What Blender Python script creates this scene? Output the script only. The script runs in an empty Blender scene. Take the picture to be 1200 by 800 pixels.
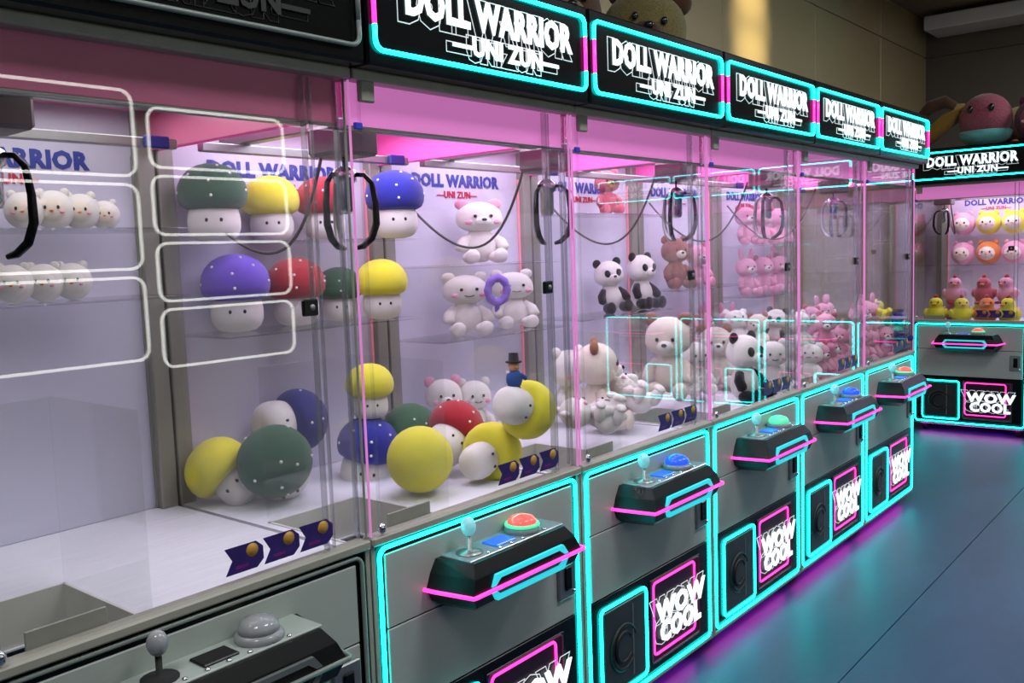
import bpy, math, random
from mathutils import Vector, Matrix, Quaternion

# ------------------------------------------------------------------ camera, world, exposure
SC = bpy.context.scene
COL = SC.collection
CAM = Vector((-1.3384, -1.4680, 1.5073))
FPX = 1075.0
YAW, PITCH, ROLL = 0.6924, -0.0967, -0.0356
_fw = Vector((math.cos(YAW)*math.cos(PITCH), math.sin(YAW)*math.cos(PITCH), math.sin(PITCH)))
_rt0 = Vector((math.sin(YAW), -math.cos(YAW), 0)); _up0 = _rt0.cross(_fw)
_rt = math.cos(ROLL)*_rt0 + math.sin(ROLL)*_up0
_up = -math.sin(ROLL)*_rt0 + math.cos(ROLL)*_up0
cd = bpy.data.cameras.new('camera'); cam = bpy.data.objects.new('camera', cd); COL.objects.link(cam)
cd.sensor_width = 36.0; cd.lens = FPX/1200*36.0; cd.clip_start = 0.02
M = Matrix((( _rt.x, _up.x, -_fw.x, CAM.x), (_rt.y, _up.y, -_fw.y, CAM.y), (_rt.z, _up.z, -_fw.z, CAM.z), (0, 0, 0, 1)))
cam.matrix_world = M
SC.camera = cam
SC.view_settings.view_transform = 'Standard'; SC.view_settings.look = 'None'
SC.view_settings.gamma = 1.0; SC.view_settings.use_curve_mapping = False
SC.view_settings.exposure = 0.0
W = bpy.data.worlds.new('world'); SC.world = W; W.use_nodes = True
W.node_tree.nodes['Background'].inputs[0].default_value = (0.02, 0.021, 0.024, 1)
W.node_tree.nodes['Background'].inputs[1].default_value = 1.0
SC.cycles.transparent_max_bounces = 48
SC.cycles.max_bounces = 8
SC.cycles.sample_clamp_indirect = 4.0

def area_light(name, loc, rot, size, power, col, parent=None):
    d = bpy.data.lights.new(name, 'AREA'); d.shape = 'RECTANGLE'; d.size, d.size_y = size
    d.energy = power; d.color = col
    o = bpy.data.objects.new(name, d); COL.objects.link(o); o.location = loc; o.rotation_euler = rot
    if parent: o.parent = parent
    return o
ROOM_LAMPS = [(0.9, -1.6), (3.6, -1.6), (6.4, -1.6), (-1.9, -0.9)]
for lx, ly in ROOM_LAMPS:
    area_light('ceiling_lamp_light', (lx, ly, 3.52), (0, 0, 0), (1.1, 0.5), 44, (0.95, 0.97, 1.0))
def spot_light(name, loc, target, power, col, angle, blend=0.6):
    d = bpy.data.lights.new(name, 'SPOT'); d.energy = power; d.color = col
    d.spot_size = angle; d.spot_blend = blend; d.shadow_soft_size = 0.03
    o = bpy.data.objects.new(name, d); COL.objects.link(o); o.location = loc
    o.rotation_euler = (Vector(target)-Vector(loc)).to_track_quat('-Z', 'Y').to_euler()
    return o
for tz in (2.60, 2.92, 3.24):
    spot_light('added_streak_light', (4.60, -1.25, 3.42), (4.42, 1.2, tz), 300, (1.0, 0.80, 0.42), 0.29, 1.0)  # added spots, standing in for a light streak reflected in brushed metal

def at(px, py, y=None, x=None, z=None):
    v = _fw + _rt*((px-600)/FPX) - _up*((py-400)/FPX)
    if y is not None: t = (y-CAM.y)/v.y
    elif x is not None: t = (x-CAM.x)/v.x
    else: t = (z-CAM.z)/v.z
    return CAM + v*t

# ------------------------------------------------------------------ materials
MATS = {}
def mat(name, col=(0.5, 0.5, 0.5), rough=0.5, metal=0.0, var=0.06, scale=12.0, bump=0.0, emit=None, es=0.0, sheen=0.0, spec=0.5, aniso=None):
    if name in MATS: return MATS[name]
    m = bpy.data.materials.new(name); m.use_nodes = True; nt = m.node_tree; N = nt.nodes; L = nt.links
    b = N['Principled BSDF']
    b.inputs['Roughness'].default_value = rough; b.inputs['Metallic'].default_value = metal
    b.inputs['Specular IOR Level'].default_value = spec
    tc = N.new('ShaderNodeTexCoord'); mp = N.new('ShaderNodeMapping'); L.new(tc.outputs['Object'], mp.inputs[0])
    if aniso: mp.inputs['Scale'].default_value = aniso
    nz = N.new('ShaderNodeTexNoise'); nz.inputs['Scale'].default_value = scale; nz.inputs['Detail'].default_value = 4
    L.new(mp.outputs[0], nz.inputs['Vector'])
    rp = N.new('ShaderNodeValToRGB')
    rp.color_ramp.elements[0].position = 0.3; rp.color_ramp.elements[1].position = 0.7
    rp.color_ramp.elements[0].color = tuple(max(0, c*(1-var)) for c in col)+(1,)
    rp.color_ramp.elements[1].color = tuple(min(1, c*(1+var)) for c in col)+(1,)
    L.new(nz.outputs['Fac'], rp.inputs[0]); L.new(rp.outputs[0], b.inputs['Base Color'])
    if bump:
        bp = N.new('ShaderNodeBump'); bp.inputs['Strength'].default_value = bump; bp.inputs['Distance'].default_value = 0.01
        L.new(nz.outputs['Fac'], bp.inputs['Height']); L.new(bp.outputs[0], b.inputs['Normal'])
    if sheen:
        b.inputs['Sheen Weight'].default_value = sheen
    if emit:
        b.inputs['Emission Color'].default_value = emit+(1,); b.inputs['Emission Strength'].default_value = es
    MATS[name] = m
    return m

def s2l(r, g, b):
    f = lambda c: (c/255/12.92) if c/255 <= 0.04045 else ((c/255+0.055)/1.055)**2.4
    return (f(r), f(g), f(b))

def glass_mat(name, tint, rough=0.0, boost=1.0):
    m = bpy.data.materials.new(name); m.use_nodes = True; nt = m.node_tree; N = nt.nodes; L = nt.links
    N.remove(N['Principled BSDF'])
    out = N['Material Output']
    tr = N.new('ShaderNodeBsdfTransparent'); tr.inputs[0].default_value = tint+(1,)
    gl = N.new('ShaderNodeBsdfGlossy'); gl.inputs['Roughness'].default_value = rough
    lw = N.new('ShaderNodeLayerWeight'); lw.inputs['Blend'].default_value = 0.5
    pw = N.new('ShaderNodeMath'); pw.operation = 'POWER'; pw.inputs[1].default_value = 5.0
    mu = N.new('ShaderNodeMath'); mu.operation = 'MULTIPLY_ADD'; mu.inputs[1].default_value = 0.96; mu.inputs[2].default_value = 0.04*boost; mu.use_clamp = True
    mx = N.new('ShaderNodeMixShader')
    L.new(lw.outputs['Facing'], pw.inputs[0]); L.new(pw.outputs[0], mu.inputs[0]); L.new(mu.outputs[0], mx.inputs[0])
    L.new(tr.outputs[0], mx.inputs[1]); L.new(gl.outputs[0], mx.inputs[2]); L.new(mx.outputs[0], out.inputs['Surface'])
    MATS[name] = m
    return m

GLASS = glass_mat('clear_glass', (0.975, 0.98, 0.98))
ACRYL = glass_mat('acrylic', (0.93, 0.945, 0.95), 0.03)
EDGE = glass_mat('polished_glass_edge', (0.78, 0.79, 0.80), 0.25, 5.0)
GREY = mat('grey_powder_coat', s2l(150, 149, 136), 0.42, 0.0, 0.04, 40, 0.02)
PANEL = mat('brushed_grey_panel', s2l(162, 170, 163), 0.42, 0.0, 0.03, 30, 0.0, aniso=(1, 1, 30))
BLACK = mat('black_gloss', (0.003, 0.003, 0.0035), 0.22, 0, 0.2, 20, spec=0.25)
MATTEBLACK = mat('black_plastic', (0.004, 0.004, 0.0045), 0.32, 0, 0.2, 30, 0.03, spec=0.3)
RUBBER = mat('black_rubber', (0.012, 0.012, 0.012), 0.8, 0, 0.2, 30)
CHROME = mat('chrome', (0.7, 0.7, 0.72), 0.18, 1.0, 0.03, 30)
STEEL = mat('dull_steel', (0.30, 0.30, 0.29), 0.35, 0.8, 0.05, 30)
POST = mat('beige_grey_post', s2l(150, 148, 138), 0.45, 0.2, 0.03, 20)
WHITEF = mat('white_laminate', s2l(225, 225, 232), 0.5, 0, 0.05, 6, 0.0, aniso=(1, 12, 1))
BACKW = mat('pale_back_panel', s2l(205, 203, 220), 0.45, 0, 0.03, 3)
CYAN = mat('cyan_neon', (0.01, 0.5, 0.5), 0.4, 0, 0, emit=(0.007, 1.0, 0.95), es=8.5)
PINK = mat('pink_neon', (0.5, 0.02, 0.2), 0.4, 0, 0, emit=(1.0, 0.035, 0.36), es=2.6)
PINKS = mat('pink_led_strip', (0.5, 0.1, 0.3), 0.4, 0, 0, emit=(0.80, 0.30, 0.72), es=0.55)
MAGENTA = mat('magenta_underglow', (0.5, 0.02, 0.3), 0.4, 0, 0, emit=(0.80, 0.03, 0.70), es=9.0)
OFFNEON = mat('unlit_neon', s2l(120, 128, 122), 0.35, 0, 0.03, 30)
OFFCYAN = mat('unlit_neon_side', s2l(128, 138, 130), 0.35, 0, 0.03, 30)
WHITEN = mat('white_neon', (0.5, 0.5, 0.5), 0.4, 0, 0, emit=(1.0, 1.0, 0.93), es=8.0)
LETTER = mat('lit_white_letters', (0.8, 0.8, 0.8), 0.4, 0, 0, emit=(0.86, 0.97, 1.0), es=1.0)
LETTERO = mat('lit_letter_outline', (0.6, 0.6, 0.6), 0.4, 0, 0, emit=(0.7, 0.78, 0.82), es=0.6)
LETTEROFF = mat('unlit_letters', s2l(10, 10, 11), 0.4, 0, 0.05)
BLUEP = mat('blue_print', s2l(50, 62, 150), 0.5, 0, 0.04)
REDP = mat('red_print', s2l(190, 40, 60), 0.5, 0, 0.04)
VAL_ON = mat('lit_pink_valance', s2l(225, 120, 190), 0.5, 0, 0.03, 8, emit=(0.85, 0.26, 0.70), es=0.50)
VAL_OFF = mat('pink_valance', s2l(222, 118, 155), 0.3, 0, 0.05, 8)
CEIL_ON = mat('pink_canopy', s2l(235, 95, 175), 0.5, 0, 0.03, 8, emit=(0.9, 0.10, 0.48), es=0.30)
SIGNP = mat('plum_sign_panel', s2l(42, 12, 36), 0.35, 0, 0.2, 15)
DIMPINK = mat('dark_magenta_line', s2l(120, 18, 70), 0.4, 0, 0.05)
DOORM = mat('smoked_flap', s2l(48, 52, 52), 0.3, 0, 0.15, 10)
DOORP = mat('flap_print', s2l(16, 18, 20), 0.5, 0, 0.1)
CYANI = mat('cyan_inlay', (0.02, 0.4, 0.42), 0.35, 0, 0, emit=(0.03, 0.62, 0.72), es=0.85)
CYANOFF = mat('unlit_inlay', s2l(92, 98, 96), 0.35, 0, 0.05)
BTN_R = mat('red_green_button', s2l(230, 80, 70), 0.25, 0, 0.1, emit=(0.9, 0.12, 0.10), es=0.8)
BTN_G = mat('green_button', s2l(80, 210, 140), 0.25, 0, 0.1, emit=(0.10, 0.75, 0.40), es=0.8)
BTN_B = mat('blue_button', s2l(30, 60, 220), 0.25, 0, 0.1, emit=(0.02, 0.10, 0.9), es=1.0)
BTN_OFF = mat('clear_button', s2l(150, 152, 155), 0.15, 0, 0.1, 20)
SCREENB = mat('blue_screen', s2l(30, 80, 200), 0.2, 0, 0.05, emit=(0.02, 0.15, 0.7), es=0.6)
CLEARP = mat('clear_plastic', s2l(130, 140, 145), 0.12, 0, 0.15, 25)
KNOB = mat('lit_crystal_knob', s2l(150, 200, 205), 0.15, 0, 0.2, 60, emit=(0.12, 0.50, 0.55), es=0.55)
STK_P = mat('purple_sticker', s2l(48, 30, 100), 0.4, 0, 0.25, 30)
STK_G = mat('gold_print', s2l(190, 140, 50), 0.4, 0, 0.15, 60)
STK_M = mat('magenta_print', s2l(110, 30, 110), 0.4, 0, 0.15, 60)
CORNER = mat('pink_corner_strip', s2l(240, 150, 165), 0.4, 0, 0.03, emit=(0.9, 0.30, 0.38), es=0.25)
TAN = mat('tan_metal_panel', s2l(182, 165, 126), 0.38, 0.12, 0.04, 2.0)
ENDW = mat('grey_brown_wall', s2l(100, 92, 84), 0.7, 0, 0.05, 2)
CEILM = mat('dark_ceiling', s2l(135, 120, 100), 0.8, 0, 0.08, 2)
PALE = mat('pale_grey_bulkhead', s2l(228, 230, 236), 0.6, 0, 0.04, 2)

# concrete floor with mottling
def floor_mat():
    m = bpy.data.materials.new('polished_concrete'); m.use_nodes = True; nt = m.node_tree; N = nt.nodes; L = nt.links
    b = N['Principled BSDF']; tc = N.new('ShaderNodeTexCoord')
    n1 = N.new('ShaderNodeTexNoise'); n1.inputs['Scale'].default_value = 1.6; n1.inputs['Detail'].default_value = 8; n1.inputs['Roughness'].default_value = 0.65
    mp = N.new('ShaderNodeMapping'); mp.inputs['Scale'].default_value = (0.6, 1.6, 1)
    L.new(tc.outputs['Object'], mp.inputs[0]); L.new(mp.outputs[0], n1.inputs['Vector'])
    rp = N.new('ShaderNodeValToRGB'); rp.color_ramp.elements[0].position = 0.3; rp.color_ramp.elements[1].position = 0.72
    rp.color_ramp.elements[0].color = s2l(26, 52, 80)+(1,); rp.color_ramp.elements[1].color = s2l(42, 74, 106)+(1,)  # bluish concrete, with part of the cyan neon spill put into the colour
    L.new(n1.outputs['Fac'], rp.inputs[0]); L.new(rp.outputs[0], b.inputs['Base Color'])
    b.inputs['Roughness'].default_value = 0.42
    bp = N.new('ShaderNodeBump'); bp.inputs['Strength'].default_value = 0.04; L.new(n1.outputs['Fac'], bp.inputs['Height']); L.new(bp.outputs[0], b.inputs['Normal'])
    return m
FLOORM = floor_mat()

# ------------------------------------------------------------------ mesh builder
class MB:
    def __init__(s): s.v = []; s.f = []; s.sm = []
    def add(s, vs, fs, smooth=False):
        o = len(s.v); s.v += [tuple(v) for v in vs]; s.f += [tuple(i+o for i in f) for f in fs]; s.sm += [smooth]*len(fs); return s
    def box(s, x0, x1, y0, y1, z0, z1, c=0.0):
        if c <= 0:
            vs = [(x, y, z) for z in (z0, z1) for y in (y0, y1) for x in (x0, x1)]
            return s.add(vs, [(0, 2, 3, 1), (4, 5, 7, 6), (0, 1, 5, 4), (2, 6, 7, 3), (0, 4, 6, 2), (1, 3, 7, 5)])
        lo = (x0, y0, z0); hi = (x1, y1, z1); vs = []; idx = {}
        for sx in (0, 1):
            for sy in (0, 1):
                for sz in (0, 1):
                    for a in range(3):
                        p = [ (hi if q else lo)[k] for k, q in enumerate((sx, sy, sz))]
                        for k, q in enumerate((sx, sy, sz)):
                            if k != a: p[k] += -c if q else c
                        idx[(sx, sy, sz, a)] = len(vs); vs.append(p)
        fs = []
        for a in range(3):
            b, d = (a+1) % 3, (a+2) % 3
            for q in (0, 1):
                def key(qb, qd):
                    k = [0, 0, 0]; k[a] = q; k[b] = qb; k[d] = qd; return idx[(k[0], k[1], k[2], a)]
                f = [key(0, 0), key(1, 0), key(1, 1), key(0, 1)]
                fs.append(tuple(f if q else f[::-1]))
        for a in range(3):
            b, d = (a+1) % 3, (a+2) % 3
            for qb in (0, 1):
                for qd in (0, 1):
                    def key(qa, ax):
                        k = [0, 0, 0]; k[a] = qa; k[b] = qb; k[d] = qd; return idx[(k[0], k[1], k[2], ax)]
                    fs.append((key(0, b), key(1, b), key(1, d), key(0, d)))
        for sx in (0, 1):
            for sy in (0, 1):
                for sz in (0, 1):
                    fs.append(tuple(idx[(sx, sy, sz, a)] for a in range(3)))
        return s.add(vs, fs)
    def tube(s, pts, r, n=8, closed=False, caps=True):
        pts = [Vector(p) for p in pts]; m = len(pts); vs = []; fs = []
        prev = None
        for i, p in enumerate(pts):
            if closed: t = (pts[(i+1) % m]-pts[i-1])
            else: t = pts[min(i+1, m-1)]-pts[max(i-1, 0)]
            t.normalize()
            if prev is None:
                a = Vector((0, 1, 0)) if abs(t.y) < 0.9 else Vector((1, 0, 0))
            else: a = prev
            u = (a - t*a.dot(t)).normalized(); w = t.cross(u); prev = u
            rr = r[i] if isinstance(r, (list, tuple)) else r
            for k in range(n):
                an = 2*math.pi*k/n; vs.append(p+(u*math.cos(an)+w*math.sin(an))*rr)
        for i in range(m if closed else m-1):
            j = (i+1) % m
            for k in range(n):
                l = (k+1) % n; fs.append((i*n+k, i*n+l, j*n+l, j*n+k))
        if not closed and caps:
            fs.append(tuple(range(n))[::-1]); fs.append(tuple((m-1)*n+k for k in range(n)))
        return s.add(vs, fs, True)
    def lathe(s, prof, n=20, mtx=None):
        vs = []; fs = []
        for (r, z) in prof:
            for k in range(n):
                a = 2*math.pi*k/n; vs.append(Vector((r*math.cos(a), r*math.sin(a), z)))
        for i in range(len(prof)-1):
            for k in range(n):
                l = (k+1) % n; fs.append((i*n+k, i*n+l, (i+1)*n+l, (i+1)*n+k))
        if prof[0][0] > 1e-5: fs.append(tuple(range(n))[::-1])
        if prof[-1][0] > 1e-5: fs.append(tuple((len(prof)-1)*n+k for k in range(n)))
        if mtx: vs = [mtx @ v for v in vs]
        return s.add(vs, fs, True)
    def ell(s, c, r, n=16, m=10, mtx=None):
        if not isinstance(r, (tuple, list)): r = (r, r, r)
        vs = [Vector((0, 0, -1))]; fs = []
        for i in range(1, m):
            t = -math.pi/2+math.pi*i/m
            for k in range(n):
                a = 2*math.pi*k/n; vs.append(Vector((math.cos(t)*math.cos(a), math.cos(t)*math.sin(a), math.sin(t))))
        vs.append(Vector((0, 0, 1))); top = len(vs)-1
        for k in range(n):
            l = (k+1) % n; fs.append((0, 1+l, 1+k)); fs.append((top, 1+(m-2)*n+k, 1+(m-2)*n+l))
        for i in range(m-2):
            for k in range(n):
                l = (k+1) % n; fs.append((1+i*n+k, 1+i*n+l, 1+(i+1)*n+l, 1+(i+1)*n+k))
        R = mtx or Matrix.Identity(3)
        C = Vector(c)
        return s.add([C + R @ Vector((v.x*r[0], v.y*r[1], v.z*r[2])) for v in vs], fs, True)
    def prism_y(s, poly, y0, y1):
        n = len(poly); vs = [(x, y0, z) for x, z in poly]+[(x, y1, z) for x, z in poly]
        fs = [tuple(range(n)), tuple(range(2*n-1, n-1, -1))]+[(i, i+n, (i+1) % n+n, (i+1) % n) for i in range(n)]
        return s.add(vs, fs)
    def mesh(s, name, m):
        me = bpy.data.meshes.new(name); me.from_pydata(s.v, [], s.f); me.validate()
        if len(me.polygons) == len(s.sm): me.polygons.foreach_set('use_smooth', s.sm)
        else:
            for p in me.polygons: p.use_smooth = any(s.sm)
        me.materials.append(m); me.update(); return me
    def build(s, name, m, parent=None, loc=(0, 0, 0)):
        o = bpy.data.objects.new(name, s.mesh(name, m)); COL.objects.link(o); o.location = loc
        if parent: o.parent = parent
        return o

def link(name, me, parent=None, loc=(0, 0, 0)):
    o = bpy.data.objects.new(name, me); COL.objects.link(o); o.location = loc
    if parent: o.parent = parent
    return o
def tag(o, label=None, cat=None, group=None, kind=None):
    if label: o['label'] = label
    if cat: o['category'] = cat
    if group: o['group'] = group
    if kind: o['kind'] = kind
    return o
def empty(name, loc, rz=0.0):
    o = bpy.data.objects.new(name, None); COL.objects.link(o); o.location = loc; o.rotation_euler = (0, 0, rz)
    o.empty_display_size = 0.1
    return o
def copy_tree(o, parent=None):
    c = o.copy(); COL.objects.link(c); c.parent = parent
    for ch in o.children: copy_tree(ch, c)
    return c

_txt = {}
def text_mesh(s, size, m, offset=0.0, extrude=0.0015, outline=0.0, xs=1.0, shear=0.0):
    key = (s, size, m.name, offset, extrude, outline, xs, shear)
    if key in _txt: return _txt[key]
    c = bpy.data.curves.new('lettering', 'FONT'); c.body = s; c.size = size; c.align_x = 'CENTER'; c.align_y = 'CENTER'
    c.offset = offset; c.resolution_u = 2; c.space_character = 1.06; c.shear = shear
    if outline: c.fill_mode = 'NONE' if hasattr(c, 'fill_mode') and False else 'FRONT'
    c.extrude = extrude
    o = bpy.data.objects.new('lettering', c); COL.objects.link(o)
    if outline:
        c.dimensions = '2D'; c.fill_mode = 'NONE'; c.extrude = 0.0; c.bevel_depth = outline; c.bevel_resolution = 0
    bpy.context.view_layer.update()
    dg = bpy.context.evaluated_depsgraph_get()
    me = bpy.data.meshes.new_from_object(o.evaluated_get(dg))
    bpy.data.objects.remove(o)
    me.transform(Matrix.Diagonal((xs, 1, 1, 1))); me.transform(Matrix.Rotation(math.pi/2, 4, 'X'))
    me.materials.clear(); me.materials.append(m); me.name = 'lettering'
    _txt[key] = me
    return me

def rrect(x0, x1, z0, z1, r, y, n=5):
    pts = []
    for cx, cz, a0 in ((x1-r, z1-r, 0), (x0+r, z1-r, 90), (x0+r, z0+r, 180), (x1-r, z0+r, 270)):
        for k in range(n+1):
            a = math.radians(a0+90*k/n); pts.append((cx+r*math.cos(a), y, cz+r*math.sin(a)))
    return pts

# ------------------------------------------------------------------ the setting
def struct(name, mb, m, parent=None):
    o = mb.build(name, m, parent)
    if not parent: o['kind'] = 'structure'
    return o
XA, XB, YA, YB, ZC = -4.2, 8.36, -4.0, 1.2, 3.6
fl = struct('floor', MB().box(XA, XB, YA, YB, -0.12, -0.012), RUBBER)
for (a, b) in ((YA, -2.203), (-2.199, -0.374), (-0.370, YB)):
    MB().box(XA, XB, a, b, -0.012, 0.0).build('floor_slab', FLOORM, fl)
struct('ceiling', MB().box(XA, XB, YA, YB, ZC, ZC+0.1), CEILM)
wb = struct('wall_back', MB().box(XA, XB, YB+0.012, YB+0.12, 0, ZC), RUBBER)
seams = [XA, -2.0, -0.5, 1.0, 2.5, 4.02, 5.52, 7.0, XB]
for a, b in zip(seams[:-1], seams[1:]):
    MB().box(a+0.003, b-0.003, YB-0.004, YB+0.012, 0, 3.243, 0.003).build('wall_panel', TAN, wb)
    MB().box(a+0.003, b-0.003, YB-0.004, YB+0.012, 3.25, ZC, 0.003).build('wall_panel', TAN, wb)
we = struct('wall_end', MB().box(XB, XB+0.1, YA, YB, 0, ZC), ENDW)
struct('trim_1', MB().box(XB-0.03, XB, YA, YB, 3.245, 3.265), ENDW)
struct('wall_front', MB().box(XA, XB, YA-0.1, YA, 0, ZC), ENDW)
struct('wall_rear', MB().box(XA-0.1, XA, YA, YB, 0, ZC), ENDW)
struct('trim_2', MB().box(XB-0.45, XB, YA, 1.1, 3.42, 3.55, 0.01), PALE)
for i, (lx, ly) in enumerate(ROOM_LAMPS):
    t = empty('ceiling_lamp', (lx, ly, 3.53)); tag(t, 'flat rectangular ceiling lamp panel above the aisle', 'lamp', 'ceiling lamps')
    MB().box(-0.58, 0.58, -0.28, 0.28, 0.02, 0.07, 0.006).build('housing', STEEL, t)
    MB().box(-0.55, 0.55, -0.25, 0.25, 0.0, 0.02, 0.004).build('diffuser', mat('lamp_diffuser', (0.8, 0.8, 0.8), 0.6, emit=(0.95, 0.97, 1.0), es=1.0), t)
t = empty('added_streak_spotlight', (4.60, -1.25, 3.44)); tag(t, 'small black spotlight added out of view for the glow streak on the tan wall', 'lamp')  # made-up fixture for the added wall streak spots
MB().tube([(0, -0.10, 0.03), (-0.005, 0.0, 0.0)], 0.045, 14).build('can', MATTEBLACK, t)
MB().box(-0.012, 0.012, -0.11, -0.085, 0.03, 0.16).build('stem', STEEL, t)

# ------------------------------------------------------------------ claw machine
WM = 0.82
def marquee(root, lit):
    MB().box(0.003, 0.817, 0.010, 0.32, 1.912, 2.172, 0.006).build('marquee_box', BLACK, root)
    x0, x1, z0, z1, r, y = 0.022, 0.798, 1.944, 2.140, 0.022, 0.005
    c = lambda cx, cz, a0: [(cx+r*math.cos(math.radians(a0+18*k)), y, cz+r*math.sin(math.radians(a0+18*k))) for k in range(6)]
    tr, rd = 0.0052, 0.030
    top = [(x1, y, z1-r-rd)]+c(x1-r, z1-r, 0)+c(x0+r, z1-r, 90)+[(x0, y, z1-r-rd)]
    bot = [(x0, y, z0+r+rd)]+c(x0+r, z0+r, 180)+c(x1-r, z0+r, 270)+[(x1, y, z0+r+rd)]
    a, b = (CYAN, PINK) if lit else (OFFNEON, OFFNEON)
    MB().tube(top, tr).build('neon_tube', a, root); MB().tube(bot, tr).build('neon_tube', a, root)
    for x in (x0, x1):
        MB().tube([(x, y, z0+r+rd), (x, y, z1-r-rd)], tr).build('neon_tube', b, root)
    lm, lo = (LETTER, LETTERO) if lit else (LETTEROFF, LETTEROFF)
    link('lettering', text_mesh('DOLL WARRIOR', 0.097, lm, 0.0042, 0.0015, 0, 0.82), root, (0.424, 0.0075, 2.066))
    link('lettering', text_mesh('\u2014UNI ZUN\u2014', 0.060, lm, 0.0026, 0.0015, 0, 1.05), root, (0.47, 0.0075, 1.994))
    link('letter_outline', text_mesh('DOLL WARRIOR', 0.097, lo, 0.014, 0, 0.0014, 0.82), root, (0.408, 0.0090, 2.057))
    link('letter_outline', text_mesh('\u2014UNI ZUN\u2014', 0.060, lo, 0.010, 0, 0.0012, 1.05), root, (0.457, 0.0090, 1.987))

def console(root, lit, btn):
    # plan hexagonal console with its widest line at the neon
    c = MB()
    lv = [(0.772, 0.205, 0.612, -0.028), (0.742, 0.185, 0.632, -0.048), (0.706, 0.170, 0.648, -0.056), (0.672, 0.186, 0.630, -0.046), (0.648, 0.225, 0.592, -0.015)]
    vs = []; fs = []
    for z, xa, xb, yf in lv: vs += [(xa, 0.084, z), (xa+0.022, yf, z), (xb-0.022, yf, z), (xb, 0.084, z)]
    for i in range(len(lv)-1):
        for k in range(3): fs.append((i*4+k, (i+1)*4+k, (i+1)*4+k+1, i*4+k+1))
        fs.append((i*4+3, (i+1)*4+3, (i+1)*4, i*4))
    fs.append((0, 1, 2, 3)); n = (len(lv)-1)*4; fs.append((n+3, n+2, n+1, n))
    c.add(vs, fs); body = c.build('console', MATTEBLACK, root)
    y = -0.062
    MB().tube([(0.163, 0.080, 0.706), (0.166, 0.050, 0.706), (0.186, y+0.002, 0.706), (0.192, y, 0.706), (0.41, y, 0.706), (0.628, y, 0.706), (0.634, y+0.002, 0.706), (0.652, 0.050, 0.706), (0.655, 0.080, 0.706)], 0.0052).build('console_neon', PINK if lit else OFFNEON, body)
    ci = CYANI if lit else CYANOFF
    for sgn in (1, -1):
        p = [(0.255, 0.706+sgn*0.006), (0.270, 0.706+sgn*0.006), (0.290, 0.706+sgn*0.021), (0.530, 0.706+sgn*0.021), (0.550, 0.706+sgn*0.006), (0.565, 0.706+sgn*0.006), (0.545, 0.706+sgn*0.032), (0.275, 0.706+sgn*0.032)]
        if sgn < 0: p = p[::-1]
        MB().prism_y(p, -0.0585, -0.046).build('console_inlay', ci, body)
    MB().box(0.225, 0.60, -0.018, 0.080, 0.770, 0.776, 0.002).build('control_plate', CLEARP if lit else PANEL, body)
    j = MB().lathe([(0.034, 0.774), (0.034, 0.779), (0.012, 0.783), (0.006, 0.786), (0.006, 0.826), (0.0, 0.827)], 16)
    j.v = [(x+0.275, yy+0.030, z) for x, yy, z in j.v]; js = j.build('joystick', STEEL if lit else RUBBER, body)
    k = MB().ell((0.275, 0.030, 0.842), (0.019, 0.019, 0.024), 14, 8); k.build('joystick_knob', KNOB if lit else BTN_OFF, js)
    b = MB().lathe([(0.048, 0.774), (0.048, 0.786), (0.043, 0.792), (0.0, 0.793)], 20); b.v = [(x+0.485, yy+0.032, z) for x, yy, z in b.v]
    base = b.build('button_ring', CLEARP if lit else BTN_OFF, body)
    b2 = MB().lathe([(0.040, 0.790), (0.039, 0.804), (0.030, 0.815), (0.012, 0.821), (0.0, 0.822)], 20); b2.v = [(x+0.485, yy+0.032, z) for x, yy, z in b2.v]
    b2.build('push_button', btn, base)
    if lit and btn is BTN_R:
        b3 = MB().lathe([(0.047, 0.7925), (0.046, 0.799), (0.041, 0.800)], 20); b3.v = [(x+0.485, yy+0.032, z) for x, yy, z in b3.v]
        b3.build('button_glow_ring', BTN_G, base)
    MB().box(0.345, 0.420, 0.0, 0.052, 0.775, 0.781, 0.002).build('display', SCREENB if lit else MATTEBLACK, body)
    for i in range(6):
        MB().ell((0.30+0.045*i, -0.010, 0.777), (0.006, 0.006, 0.004), 8, 5).build('screw', CHROME, body)

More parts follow.
